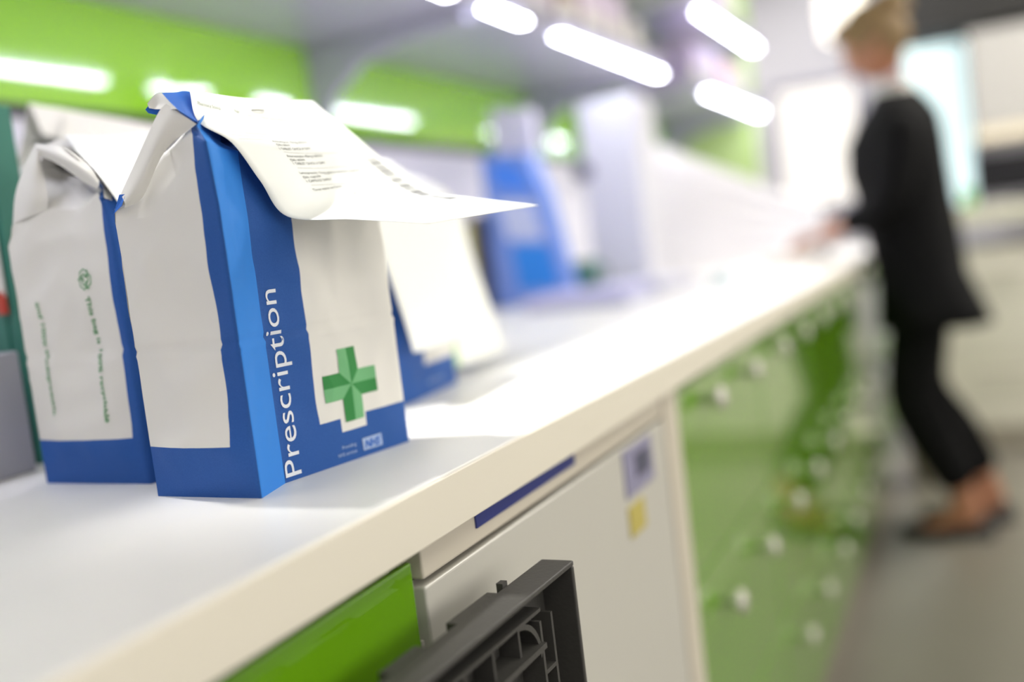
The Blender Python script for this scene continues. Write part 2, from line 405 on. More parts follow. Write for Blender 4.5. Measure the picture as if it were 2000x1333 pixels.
def bag_columns(bl, fl, st, fr_, br, side_top, side_in, front_sh, ridge_l, ridge_r, back_sh_z=1.12, jut=.008):
    """corner plan points (x, y) -> columns of level points. side_top: 5 points along the upper rim of the near side face
       side_in: 5 points where that rim tucks inwards. front_sh: height of the front shoulder."""
    Z = [0, .036, .107, .16, .2]
    V = lambda p, z: Vector((p[0], p[1], .9+z))
    L2 = lambda a, b, t: (a[0]+(b[0]-a[0])*t, a[1]+(b[1]-a[1])*t)
    ex = Vector((fl[1]-bl[1], -(fl[0]-bl[0]), 0)).normalized()            # outward normal of the near side face
    if ex.x > 0: ex = -ex
    cols = []; us = []
    ds = (Vector(fl)-Vector(bl)).length
    for i, t in enumerate((0, .27, .55, .83, 1)):
        p = L2(bl, fl, t); c = [V(p, z) for z in Z]
        if 0 < i < 4: c[1] = c[1]+ex*jut*(1 if i == 2 else .75)
        c += [side_top[i], side_in[i], side_in[i]+Vector((.004, 0, .004))]
        cols.append(c); us.append(ds*t)
    tot = (Vector(st)-Vector(fl)).length+(Vector(fr_)-Vector(st)).length
    acc = ds; prev = fl
    for p in (st, L2(st, fr_, .3), L2(st, fr_, .65), fr_):
        acc += (Vector(p)-Vector(prev)).length; prev = p
        f = (acc-ds)/tot
        r = lerp(ridge_l, ridge_r, f); c = [V(p, z) for z in Z]
        sh = Vector((p[0], p[1]+(.002 if p != st else 0), front_sh-(.014 if p != st else 0)))
        c += [sh, lerp(sh, r, .55)+(Vector((0, .006, -.014)) if p == st else Vector((0, .003, -.003))), r-Vector((0, 0, .003))]; cols.append(c); us.append(acc)
    for p in (L2(fr_, br, .5), br):
        acc += (Vector(p)-Vector(prev)).length; prev = p
        c = [V(p, z) for z in Z]; r = ridge_r
        m = 1 if p != br else 0
        c += [Vector((p[0]-.018*m, p[1], 1.10)), lerp(Vector((p[0], p[1], 1.10)), r, .5)-Vector((.02*m, 0, 0)), r]; cols.append(c); us.append(acc)
    for p, f in ((L2(br, bl, .5), .5), (bl, 0)):
        acc += (Vector(p)-Vector(prev)).length; prev = p
        r = lerp(ridge_l, ridge_r, f); c = [V(p, z) for z in Z]
        sh = Vector((p[0], p[1], back_sh_z)) if p != bl else side_top[0]
        c += [sh, lerp(sh, r, .5), r]; cols.append(c); us.append(acc)
    return cols, us, ds
def quilt(mb, P, n=10, mi=0, mj=None):
    """smooth sheet through a grid of control points"""
    S_ = sheet_fn(P); nu = n*(len(P[0])-1); nv = n*(len(P)-1)
    vs = [S_(i/nu, j/nv) for j in range(nv+1) for i in range(nu+1)]
    mb.add(vs, [(j*(nu+1)+i, j*(nu+1)+i+1, (j+1)*(nu+1)+i+1, (j+1)*(nu+1)+i) for j in range(nv) for i in range(nu)], mi)
    return S_
def cr1(a, t):
    n = len(a)-1; x = min(max(t, 0), 1)*n; i = min(int(x), n-1); f = x-i
    p1, p2 = a[i], a[i+1]; p0 = a[i-1] if i > 0 else p1*2-p2; p3 = a[i+2] if i+2 <= n else p2*2-p1
    return 0.5*((2*p1)+(p2-p0)*f+(2*p0-5*p1+4*p2-p3)*f*f+(3*p1-p0-3*p2+p3)*f**3)
def sheet_fn(P): return lambda u, v: cr1([cr1(r, u) for r in P], v)
def normal_off(F, u, v, off):
    e = .01; a = F(min(u+e, 1), v)-F(max(u-e, 0), v); b = F(u, min(v+e, 1))-F(u, max(v-e, 0)); n = a.cross(b).normalized()
    if n.dot(CAM-F(u, v)) < 0: n = -n      # printed side
    return F(u, v)+n*off
def G(rows): return [[onY(x, y, Y) for (x, y, Y) in r] for r in rows]

def uv_at(F, px, py):
    """sheet coordinates of the spot on the paper that lies on a sight line"""
    best = None
    def err(u, v):
        c = M.transposed() @ (F(u, v)-CAM); X = 1000-FPX*c.x/c.z; Y = 667+FPX*c.y/c.z
        return (X-px)**2+(Y-py)**2
    best = min((err(i/24, j/24), i/24, j/24) for i in range(25) for j in range(25)); e, u, v = best; st = 1/24
    for _ in range(9):
        st /= 2
        for du in (-st, 0, st):
            for dv in (-st, 0, st):
                uu, vv = min(max(u+du, 0), 1), min(max(v+dv, 0), 1); q = err(uu, vv)
                if q < e: e, u, v = q, uu, vv
    return u, v
def slip_text(mb, F, t, a, b, hv, mi=0):
    """a line of print from sight point a to b; hv = capital height as a fraction of the sheet's length"""
    ua = uv_at(F, *a); ub = uv_at(F, *b)
    L = 1.0
    vs, fs = text2d(t, 0, 0); x0 = min(v[0] for v in vs); x1 = max(v[0] for v in vs)
    pts = []
    for (x, y) in vs:
        f = (x-x0)/(x1-x0); pts.append(normal_off(F, min(1, ua[0]+(ub[0]-ua[0])*f), min(1, max(0, ua[1]+(ub[1]-ua[1])*f-y*hv)), .0006))
    mb.add(pts, fs, mi)
def slip_line(mb, F, a, b, w=.0011, mi=0):
    ua = uv_at(F, *a); ub = uv_at(F, *b); n = 14; vs = []
    for k in range(n+1):
        u = lerp(ua[0], ub[0], k/n); v = lerp(ua[1], ub[1], k/n)
        vs += [normal_off(F, u, v, .0006), normal_off(F, u, min(1, v+w), .0006)]
    mb.add(vs, [(2*k, 2*k+2, 2*k+3, 2*k+1) for k in range(n)], mi)

# ---- bag 1: the sharp one in front
bag1 = empty('paper_bag', (.61, .5, .9), 'sharp front blue and white paper bag, prescription form stapled over its top', 'paper bag', 'paper prescription bags on the worktop')
bl, fl, st, fR, br = (.530, .555), (.523, .4535), (.5635, .4650), (.6985, .4415), (.706, .545)
sx = lambda x, y, d=0: onX(x, y, .527+d)
side_top = [sx(226, 411), sx(276, 389, .004), sx(316, 304, .006), sx(374, 262, .000), Vector((.5235, .4575, 1.142))]
side_in = [sx(236, 404, .006), sx(280, 372, .016), sx(320, 292, .020), sx(372, 248, .014), sx(384, 246, .003)]
RL, RR = onY(322, 190, .498)+Vector((.012, 0, 0)), onY(610, 204, .503)
cols, us, ds = bag_columns(bl, fl, st, fR, br, side_top, side_in, 1.139, RL, RR)
bg = Bag(cols, us, None, seed=1, wr=.0011)
U_st = us[5]; U_fr = us[8]
WHITE1 = [(-1, ds-.0165, .0372, .6), (ds+.083, U_fr+.1, .0345, .6), (ds+.105, ds+.133, .0238, .04),
          (U_fr, us[-1]+.1, .0372, .6)]
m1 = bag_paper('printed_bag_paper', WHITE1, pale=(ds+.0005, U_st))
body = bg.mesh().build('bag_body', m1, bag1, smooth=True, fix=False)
# raised fold band along the near side, its blue tip, and the folded-over top
MBAND = [MWHITEP, MBLUEP]
b = MB()
quilt(b, [[sx(236, 380, -.001), sx(267, 312, -.001), sx(306, 227, .0), sx(324, 203, .001)],
          [sx(244, 398, -.004), sx(277, 348, -.004), sx(318, 262, -.003), sx(352, 222, .0)],
          [sx(243, 407, .001), sx(279, 386, .002), sx(322, 296, .003), sx(384, 243, .003)]], 6)
b.build('fold_band', MWHITEP, bag1, smooth=True, fix=False)
b = MB().add([sx(233, 381, -.0015), sx(245, 380, -.0028), sx(243, 388, -.0035), sx(238, 403, -.003), sx(222, 419, .0)], [(0, 1, 2, 3, 4)])
b.build('blue_fold_tip', MBLUEP, bag1)
b = MB()
ra, rb = onY(316, 182, .500), onY(372, 180, .503)
quilt(b, [[ra, lerp(ra, rb, .5), rb, onY(450, 200, .507), onY(560, 212, .507)],
          [onY(330, 198, .489), onY(352, 205, .486), onY(378, 214, .489), onY(460, 236, .497), onY(570, 242, .499)],
          [onY(346, 214, .478), onY(364, 226, .474), onY(388, 242, .472), onY(466, 272, .484), onY(580, 276, .484)]], 6)
b.build('top_flap', MBLUEP, bag1, smooth=True, fix=False)
b = MB()
quilt(b, [[onY(346, 214, .478), onY(364, 226, .474), onY(388, 241, .470)], [onY(352, 222, .483), onY(368, 233, .481), onY(389, 247, .476)]], 5, 0)
b.build('flap_edge', MBLUEP, bag1, smooth=True, fix=False)
b = MB()
quilt(b, [[onY(288, 203, .512), onY(300, 188, .508), onY(309, 182, .504), ra], [onY(290, 209, .511), onY(306, 204, .506), onY(318, 200, .498), onY(330, 198, .489)],
          [onY(292, 212, .510), onY(304, 214, .506), onY(322, 214, .494), onY(346, 214, .478)]], 5)
b.build('flap_corner', MWHITEP, bag1, smooth=True, fix=False)
b = MB().add([onY(290, 207, .5115), onY(316, 213, .505), onY(309, 226, .508), onY(290, 222, .512), onY(284, 215, .514)], [(0, 1, 2, 3, 4)])
b.build('blue_flap_tip', MBLUEP, bag1)
# print on the front
uF = lambda X: ds+((X-.5235)/(.5635-.5235)*(U_st-ds) if X < .5635 else (U_st-ds)+(X-.5635)/(.6985-.5635)*(U_fr-U_st))
b = MB(); u0 = uF(.5795)
add_text(b, 'Prescription', lambda a, h: bg.on(u0-h, .0035+a), .0162, .1365, 0)
b.build('lettering', MWPRINT, bag1, fix=False)
b = MB(); cu, cv, hs, aw = uF(.6405), .0592, .0285, .0103
arms = [((-aw, 0), (0, 1), 1), ((0, aw), (0, 1), 0)]
def crossfn(x, y): return bg.on(cu+x, cv+y)
polys = [([(0,0),(-aw,aw),(-aw,hs),(0,hs)],1), ([(0,0),(aw,aw),(aw,hs),(0,hs)],0), ([(0,0),(aw,aw),(hs,aw),(hs,0)],1), ([(0,0),(aw,-aw),(hs,-aw),(hs,0)],0),
         ([(0,0),(aw,-aw),(aw,-hs),(0,-hs)],1), ([(0,0),(-aw,-aw),(-aw,-hs),(0,-hs)],0), ([(0,0),(-aw,-aw),(-hs,-aw),(-hs,0)],1), ([(0,0),(-aw,aw),(-hs,aw),(-hs,0)],0)]
for P, mi in polys:                          # each shade patch as a fine quad net that follows the paper
    n_ = 6; g_ = [[None]*(n_+1) for _ in range(n_+1)]
    for i in range(n_+1):
        for j in range(n_+1):
            f, h = i/n_, j/n_
            g_[i][j] = crossfn(*[(P[0][q]*(1-f)+P[1][q]*f)*(1-h)+(P[3][q]*(1-f)+P[2][q]*f)*h for q in (0, 1)])
    b.add([q for r in g_ for q in r], [(i*(n_+1)+j, (i+1)*(n_+1)+j, (i+1)*(n_+1)+j+1, i*(n_+1)+j+1) for i in range(n_) for j in range(n_)], mi)
b.build('green_cross', [MGD, MGL], bag1, fix=False)
b = MB()
add_text(b, 'Providing', lambda a, h: bg.on(uF(.6225)+a, .0108+h), .0028, .0155)
add_text(b, 'NHS services', lambda a, h: bg.on(uF(.6175)+a, .0055+h), .0028, .0205)
b.build('small_lettering', MLOGO, bag1, fix=False)
b = MB(); g = [uF(.645), uF(.6665), .0048, .0143]
b.add([bg.on(g[0], g[2]), bg.on(g[1], g[2]), bg.on(g[1], g[3]), bg.on(g[0], g[3])], [(0, 1, 2, 3)])
lg = b.build('logo', MLOGO, bag1, fix=False)
b = MB(); add_text(b, 'NHS', lambda a, h: bg.on(g[0]+.0018+a, g[2]+.0015+h, .0009), .0065, .018, 0, shear=.25, bold=.03)
b.build('logo_letters', MBLUEP, lg, fix=False)
# slip
P1 = G([[(370, 177, .496), (490, 194, .497), (612, 199, .500)],
        [(387, 238, .474), (522, 240, .475), (644, 226, .479)],
        [(452, 279, .4575), (582, 287, .457), (702, 273, .460)],
        [(508, 354, .4535), (640, 346, .446), (768, 328, .432)],
        [(562, 424, .448), (700, 398, .424), (838, 373, .396)],
        [(690, 430, .395), (800, 414, .370), (920, 386, .350)],
        [(838, 438, .335), (940, 421, .325), (1052, 402, .315)]])
b = MB(); F1 = quilt(b, P1, 10)
slip1 = b.build('prescription_form', MSLIP, bag1, smooth=True, fix=False)
so = slip1.modifiers.new('s', 'SOLIDIFY'); so.thickness = .00025
b = MB(); hv = .0125
T_ = lambda t, a, c, h=hv, mi=0: slip_text(b, F1, t, a, c, h, mi)
T_('Amlodipine 10mg tablets', (533, 279), (600, 281)); T_('(56) tablet', (541, 286), (567, 287)); T_('1 TABLET ONCE A DAY', (547, 294), (608, 293))
T_('Atorvastatin 40mg tablets', (561, 308), (630, 307)); T_('(56) tablet', (568, 316), (596, 315)); T_('1 TABLET ONCE A DAY', (574, 323), (636, 321))
T_('Lansoprazole 15mg gastro-resistant capsules', (586, 341), (704, 335)); T_('(56) capsule', (593, 350), (627, 347)); T_('1 CAPSULE DAILY', (600, 358), (649, 353))
T_('Three items on form', (612, 375), (668, 367)); T_('2', (687, 374), (690, 374)); T_('1', (694, 381), (696, 381)); T_('1', (701, 388), (703, 388))
for a, c in (((530, 271), (590, 272)), ((553, 298), (692, 297)), ((580, 329), (708, 324)), ((607, 363), (738, 354))): slip_line(b, F1, a, c)
b.build('printed_lines', MINK, slip1, fix=False)
b = MB()
T_('Pharmacy Stamp', (386, 206), (431, 216), .018); T_('Age', (458, 220), (468, 222), .018); T_('D.o.B', (484, 228), (492, 230), .014); T_('Name and Address', (510, 232), (562, 238), .018)
for a, c in (((500, 246), (540, 250)), ((440, 258), (520, 264)), ((450, 264), (530, 270)), ((466, 273), (512, 274)), ((480, 262), (600, 262)), ((705, 412), (760, 405)), ((800, 418), (860, 410)), ((850, 408), (940, 396))): slip_line(b, F1, a, c, .0012)
b.build('faint_print', MINKF, slip1, fix=False); b = MB()
for k in range(46):                        # bar strip down the right edge
    v0 = .44+.0082*k; w = random.choice((.002, .004, .0055))
    q = [(.875, v0), (.955, v0), (.955, v0+w), (.875, v0+w)]
    b.add([normal_off(F1, *p, .0006) for p in q], [(0, 1, 2, 3)])
b.build('bar_strip', mat('bar_print', (128, 128, 128), .7), slip1, fix=False)
b = MB(); sp0 = uv_at(F1, 491, 218); sp1 = uv_at(F1, 516, 220)
b.tube([normal_off(F1, sp0[0], sp0[1], .0009), normal_off(F1, (sp0[0]+sp1[0])/2, sp0[1], .0013), normal_off(F1, sp1[0], sp0[1], .0009)], .0005, 6)
b.build('staple', mat('steel_staple', (150, 150, 140), .3, metal=.8), slip1)

# ---- bag 2: behind it to the left
bag2 = empty('paper_bag', (.65, .65, .9), 'paper bag left of the sharp one, green recycling print down its white side', 'paper bag', 'paper prescription bags on the worktop')
s2 = lambda x, y, d=0: onX(x, y, .571+d)
bl2, fl2 = (.572, .722), (.566, .598)
st2, fR2, br2 = (.606, .588), (.738, .590), (.742, .715)
side_top = [s2(25, 441, .0), s2(92, 412, .002), s2(150, 406, .003), s2(192, 374, .002), Vector((.566, .605, 1.122))]
side_in = [s2(30, 385, .006), s2(78, 330, .03), s2(120, 345, .045), s2(186, 372, .03), Vector((.572, .608, 1.128))]
RL2, RR2 = onY(70, 282, .700)+Vector((.01, 0, 0)), onY(310, 262, .690)
cols, us2, ds2 = bag_columns(bl2, fl2, st2, fR2, br2, side_top, side_in, 1.122, RL2, RR2)
bg2 = Bag(cols, us2, None, seed=4, wr=.0014)
m2 = bag_paper('printed_bag_paper_recycling', [(-1, ds2-.010, .0375, .6), (ds2+.083, us2[8]+.1, .0345, .6), (us2[8], us2[-1]+.1, .0372, .6)])
bg2.mesh(.0045).build('bag_body', m2, bag2, smooth=True, fix=False)
b = MB()
quilt(b, [[s2(70, 281, .012), s2(122, 288, .006), s2(172, 322, .002), s2(193, 352, .0)],
          [s2(72, 290, .006), s2(118, 306, -.002), s2(165, 337, -.003), s2(194, 362, -.002)],
          [s2(74, 302, .010), s2(114, 322, .004), s2(155, 350, .002), s2(190, 371, .0)]], 6)
b.build('fold_band', MWHITEP, bag2, smooth=True, fix=False)
b = MB()
quilt(b, [[s2(70, 281, .012), s2(76, 292, .008), s2(80, 318, .01)], [s2(48, 325, .006), s2(66, 340, .0), s2(88, 352, .004)], [s2(30, 380, .002), s2(60, 388, -.004), s2(94, 385, .0)], [s2(25, 438, .001), s2(55, 425, -.002), s2(92, 411, .001)]], 6)
b.build('side_fold', MWHITEP, bag2, smooth=True, fix=False)
b = MB()
quilt(b, [[RL2, onY(140, 268, .698), onY(240, 262, .695), RR2],
          [s2(128, 292, .002), onY(170, 315, .665), onY(240, 312, .665), onY(300, 312, .665)],
          [onY(193, 350, .612), onY(205, 366, .618), onY(240, 378, .616), onY(300, 378, .612)],
          [onY(204, 387, .603), onY(212, 390, .602), onY(240, 398, .602), onY(300, 400, .602)]], 6)
b.build('top_flap', MWHITEP, bag2, smooth=True, fix=False)
P2 = G([[(126, 265, .690), (210, 264, .690), (310, 258, .690)],
        [(150, 297, .652), (230, 303, .652), (330, 298, .652)],
        [(188, 337, .612), (250, 345, .612), (340, 345, .612)],
        [(236, 404, .590), (280, 408, .592), (350, 405, .592)]])
b = MB(); F2 = quilt(b, P2, 8)
slip2 = b.build('prescription_form', MSLIP, bag2, smooth=True, fix=False); so = slip2.modifiers.new('s', 'SOLIDIFY'); so.thickness = .0003
b = MB()
for k in range(9): slip_line(b, F2, (165+8*k, 290+9.5*k), (215+5*k, 296+7*k), .004)
b.build('faint_print', MINKF, slip2, fix=False)
b = MB()
def side2(px, py):                          # sheet spot on the near side face
    p = s2(px, py); return (bl2[1]-p.y), p.z-.9
def run(t, a, c, h):
    (ua, va), (ub, vb) = side2(*a), side2(*c); d = Vector((ub-ua, vb-va)); L = d.length; d /= L; n = Vector((-d.y, d.x))
    add_text(b, t, lambda x, y: bg2.on(ua+d.x*x+n.x*y, va+d.y*x+n.y*y, .0006), h, L, bold=.012)
run('This bag is 100% recyclable', (174, 580), (226, 822), .0052)
b.build('green_lettering', MGT, bag2, fix=False)
b = MB(); run('and 100% biodegradable.', (72, 592), (112, 814), .0045)
b.build('green_lettering', MGT, bag2, fix=False)
b = MB(); c0 = side2(174, 546)
def R2(x, y): return bg2.on(c0[0]+x, c0[1]+y, .0006)
def seg(mb, p, q, w):
    d = Vector((q[0]-p[0], q[1]-p[1])).normalized(); n = Vector((-d.y, d.x))*w
    mb.add([R2(p[0]+n.x, p[1]+n.y), R2(q[0]+n.x, q[1]+n.y), R2(q[0]-n.x, q[1]-n.y), R2(p[0]-n.x, p[1]-n.y)], [(0, 1, 2, 3)])
for k in range(3):                          # three chasing arrows in outline
    an = math.radians(25+120*k); ca, sa = math.cos(an), math.sin(an)
    P = [(-.0052, .0030), (-.0030, .0078), (.0032, .0078), (.0055, .0040), (.0072, .0050), (.0058, .0003), (.0008, .0018), (.0026, .0026), (.0012, .0046), (-.0014, .0046), (-.0024, .0016), (-.0052, .0030)]
    P = [(x*ca-y*sa, x*sa+y*ca) for x, y in P]
    for i in range(len(P)-1): seg(b, P[i], P[i+1], .0004)
b.build('recycling_symbol', MGT, bag2, fix=False)

# ---- further bags
def plain_bag(origin, rz, label, H=.27, w=.175, dp=.10, seed=0, ear=0.0, name='paper_bag'):
    """bag in its own frame: near-left-front corner at origin"""
    ca, sa = math.cos(rz), math.sin(rz)
    X = lambda a, c: (origin[0]+a*ca-c*sa, origin[1]+a*sa+c*ca)
    e = empty(name, (*X(w/2, dp/2), .9), label, 'paper bag', 'paper prescription bags on the worktop')
    V = lambda a, c, z: Vector((*X(a, c), .9+z))
    side_top = [V(0, dp, H-.07), V(.004, dp*.73, H-.06), V(.006, dp*.45, H-.05), V(.004, dp*.17, H-.05), V(0, .002, H-.06)]
    side_in = [V(.01, dp*.8, H-.03), V(.03, dp*.65, H-.03), V(.035, dp*.5, H-.02), V(.03, dp*.3, H-.03), V(.01, dp*.2, H-.035)]
    RL, RR = V(.004, dp*.5, H+ear), V(w, dp*.5, H)
    cols, us, ds = bag_columns(X(0, dp), X(0, 0), X(.04, -.004), X(w, 0), X(w, dp), side_top, side_in, .9+H-.06, RL, RR, .9+H-.06)
    g = Bag(cols, us, None, seed=seed, wr=.002)
    m = bag_paper('printed_bag_paper_plain', [(.003, ds-.0165, .0372, .6), (ds+.083, us[8]+.1, .0345, .6), (us[8], us[-1]+.1, .0372, .6)] + ([(-1, 2, .12, .9)] if H > .3 else []))
    g.mesh(.006).build('bag_body', m, e, smooth=True, fix=False)
    b = MB(); quilt(b, [[RL, lerp(RL, RR, .5), RR], [V(.004, dp*.35, H-.03+ear*.6), V(w/2, dp*.33, H-.035), V(w, dp*.33, H-.035)]], 5); b.build('top_flap', MWHITEP, e, smooth=True, fix=False)
    return e, g, ds, us, V
bag3, g3, d3, u3, V3 = plain_bag((.862, .556), .12, 'paper bag just behind the sharp one, form hanging over its blue foot', seed=9, H=.265)
b = MB(); F3 = quilt(b, [[V3(.02, .05, .268), V3(.09, .05, .270), V3(.17, .05, .270)], [V3(.0, .01, .232), V3(.08, .01, .235), V3(.165, .012, .235)],
     [V3(-.02, -.012, .18), V3(.065, -.014, .18), V3(.155, -.012, .18)], [V3(-.02, -.030, .10), V3(.07, -.034, .105), V3(.160, -.026, .11)],
     [onY(808, 690, .522), onY(862, 678, .53), onY(912, 661, .545)]], 8)
f = b.build('prescription_form', MSLIP, bag3, smooth=True, fix=False); so = f.modifiers.new('s', 'SOLIDIFY'); so.thickness = .0003
b = MB(); add_text(b, 'NHS services', lambda a, h: g3.on(d3+.085+a, .012+h, .0008), .005, .05); b.build('small_lettering', MLOGO, bag3, fix=False)
bag4, g4, d4, u4, V4 = plain_bag((1.10, .660), .10, 'farthest right paper bag of the row, its form reaching down to the worktop', seed=12, H=.265)
b = MB(); F4 = quilt(b, [[V4(.01, .05, .268), V4(.09, .05, .270), V4(.17, .05, .270)], [V4(.01, .00, .228), V4(.09, .0, .23), V4(.175, .0, .23)],
     [V4(.01, -.02, .14), V4(.09, -.022, .14), V4(.175, -.02, .14)], [onZ(884, 722, .912), onZ(935, 708, .912), onZ(988, 686, .912)]], 8)
f = b.build('prescription_form', MSLIP, bag4, smooth=True, fix=False); so = f.modifiers.new('s', 'SOLIDIFY'); so.thickness = .0003
b = MB(); b.add([normal_off(F4, u, v/12, .0008) for v in range(13) for u in (.06, .16)], [(2*k, 2*k+1, 2*k+3, 2*k+2) for k in range(12)])
b.build('green_border', mat('pale_green_print', (190, 222, 170), .6), f, fix=False)
bag5, g5, d5, u5, V5 = plain_bag((.77, .865), -.10, 'blurred white paper bag behind the bag with recycling print, near the wall', seed=15, H=.352, w=.17, ear=.015)
bag6, g6, d6, u6, V6 = plain_bag((.985, .885), -.05, 'blurred white paper bag behind the sharp bag, close to the back wall', seed=18, H=.352, w=.15, ear=.01)

# ------------------------------------------------------------------ left edge: teal box and grey box
MTEAL = mat('teal_card', (52, 122, 106), .5)
tb = empty('folder_box', (.64, .84, .9), 'tall teal and white box file with a red mark at the left edge', 'box file')
q0 = onZ(80, 908, .9)
ty = q0.y
tx = q0.x
B((tx, ty, .9), (tx+.03, ty+.012, 1.24)).build('spine', MTEAL, tb, bevel=.001)
B((tx-.002, ty+.0125, .9), (tx+.03, ty+.075, 1.24)).build('case', MTEAL, tb, bevel=.001)
z_ = [onX(40, y, tx-.003).z for y in (345, 560)]
B((tx-.004, ty+.006, onX(40, 575, tx).z), (tx-.002, ty+.074, onX(0, 352, tx).z)).build('white_label', MWHITEP, tb)
B((tx-.005, ty+.0065, onX(34, 612, tx).z), (tx-.002, ty+.018, onX(34, 568, tx).z)).build('red_mark', mat('red_mark', (190, 62, 40), .5), tb)
B((tx-.0055, ty+.03, onX(4, 352, tx).z-.004), (tx-.004, ty+.074, onX(4, 352, tx).z-.001)).build('orange_line', mat('orange_line', (220, 110, 80), .5), tb)
b = MB(); zt = onX(4, 410, tx).z; add_text(b, 'G', lambda a, h: Vector((tx-.0052, ty+.060-a, zt+h)), .017, bold=.03); b.build('black_letter', MBLACK, tb, fix=False)
MGREY = mat('grey_card', (160, 160, 168), .6)
gx = .600; gy = .792
tag(B((gx-.1, gy, .9), (gx+.02, gy+.2, onX(20, 690, gx).z)).build('storage_box', MGREY, bevel=.002), 'low plain grey storage box at the left edge, in front of the teal box file', 'storage box')

# ------------------------------------------------------------------ wall shelves with light strips
def shelf(name_label, x0, x1, z, strips, brackets, yf=.90):
    e = empty('wall_shelf', ((x0+x1)/2, YW, z), name_label, 'shelf', 'grey steel wall shelves with light strips')
    B((x0, yf, z+.004), (x1, YW-.013, z+.022)).build('board', MSTEEL, e, bevel=.001)
    B((x0, yf-.004, z-.004), (x1, yf, z+.05)).build('front_lip', MSTEEL, e)
    for (a, c) in strips: B((a, yf-.012, z-.008), (c, yf+.012, z-.004)).build('light_strip', MLED, e)
    for xb in brackets:
        pr = [(YW-.013, z+.003), (yf+.05, z+.003), (yf+.05, z-.02), (1.13, z-.035), (1.23, z-.06), (1.31, z-.12), (YW-.05, z-.17), (YW-.013, z-.17)]
        MB().prism([(xb-.012, y, q) for y, q in pr], (.024, 0, 0)).build('bracket', MSTEEL, e, bevel=.002)
    return e
s1 = 1.565
shelf('lowest wall shelf over the paper bags, bright light strip on its front edge', -.5, 3.22, s1, [(-.2, .7), (.95, 1.78), (1.94, 2.13), (2.34, 3.2)], (.1, 1.95, 3.19))
shelf('lowest wall shelf of the far bay, beside the person', 3.62, 4.88, s1, [(3.84, 4.86)], (3.66, 4.85))
shelf('middle wall shelf over the paper bags', -.5, 3.22, 1.87, [], (.1, 1.95, 3.19))
shelf('middle wall shelf of the far bay, lilac packets under it', 3.62, 4.88, 1.87, [(3.84, 4.86)], (3.66, 4.85))
shelf('top wall shelf of the far bay', 3.62, 4.88, 2.2, [(3.9, 4.86)], (3.66, 4.85))
up = MB()
tag(B((4.885, .93, .9), (4.905, YW-.013, 2.3)).build('shelf_end_panel', mat('pale_green_panel', (176, 200, 128), .4)), 'pale green upright panel closing the far shelf bay', 'panel')
# packets on shelves
pk = [(2.2, s1, .21, .11, (206, 190, 214), 'pale pink packet on the lowest shelf, nearest of the row'),
      (2.42, s1, .16, .17, (150, 110, 116), 'dark rose packet on the lowest shelf behind the pale pink one'),
      (2.60, s1, .20, .16, (222, 208, 228), 'tall pink white packet in the middle of the lowest shelf'),
      (2.82, s1, .16, .18, (214, 200, 222), 'tall lilac white packet on the lowest shelf'),
      (3.0, s1, .16, .13, (190, 188, 190), 'grey white packet at the end of the lowest shelf, near bay'),
      (3.75, s1, .2, .16, (196, 178, 220), 'lilac packet on the far bay shelf, nearest of its row'),
      (4.0, s1, .2, .17, (222, 214, 240), 'white lilac packet on the far bay shelf'),
      (4.25, s1, .18, .15, (228, 180, 204), 'pink packet on the far bay shelf'),
      (4.5, s1, .2, .16, (226, 220, 224), 'white packet at the end of the far bay shelf'),
      (3.8, 1.87, .3, .2, (190, 186, 190), 'grey white carton on the middle shelf of the far bay'),
      (4.3, 1.87, .3, .2, (222, 210, 222), 'pale pink carton on the middle shelf of the far bay')]
for (x, z, w, h, c, lab) in pk:
    e = empty('packet', (x+w/2, 1.05, z+.022), lab, 'packet', 'packets on the wall shelves')
    B((x, .925, z+.0225), (x+w-.015, 1.2, z+.0225+h)).build('carton', mat('card', c, .5), e, bevel=.002)
    B((x+.01, .9235, z+.04), (x+w-.03, .925, z+.022+h*.55)).build('front_label', MWHITEP, e)

# ------------------------------------------------------------------ things on the far part of the worktop
hb = empty('leaflet_holder', (2.5, 1.12, .9), 'blue leaflet holder with pale middle, standing before the back wall', 'leaflet holder')
X_ = 2.42
def face(px): return [onX(x, y, X_) for x, y in px]
Q = face([(938, 305), (1028, 300), (1062, 380), (1118, 575), (966, 582)])
for k in (3, 4): Q[k].z = .9005
MB().prism(Q, (.07, .0, 0)).build('case', mat('periwinkle_card', (120, 150, 222), .4), hb, bevel=.002)
def deco(name, px, c, d=.002):
    MB().prism([p-Vector((d, 0, 0)) for p in face(px)], (d*.9, 0, 0)).build(name, mat(name, c, .45), hb)
deco('top_panel', [(950, 315), (1010, 320), (1048, 375), (968, 372)], (70, 134, 240))
deco('middle_panel', [(972, 395), (1040, 395), (1062, 470), (992, 470)], (196, 206, 240))
deco('bottom_panel', [(998, 478), (1072, 478), (1096, 560), (1016, 568)], (28, 132, 226))
pc = onX(995, 215, X_+.1); 
tag(MB().prism([onX(955, 212, X_+.11), onX(1036, 212, X_+.11), Vector((X_+.11, onX(1036, 212, X_+.11).y-.01, .9005)), Vector((X_+.11, onX(955, 212, X_+.11).y, .9005))], (.03, 0, 0)).build('white_folder', mat('white_lilac_card', (220, 216, 232), .5), bevel=.002), 'tall white folder standing behind the blue leaflet holder', 'folder')
books = [(862, 884, 425, (206, 188, 200), 'pale pink book standing left of the blue leaflet holder'), (885, 901, 432, (214, 208, 220), 'pale lilac book beside the pale pink one'), (902, 920, 436, (206, 200, 140), 'pale yellow book next to the black file'), (921, 936, 420, (52, 48, 56), 'black file leaning beside the blue leaflet holder')]
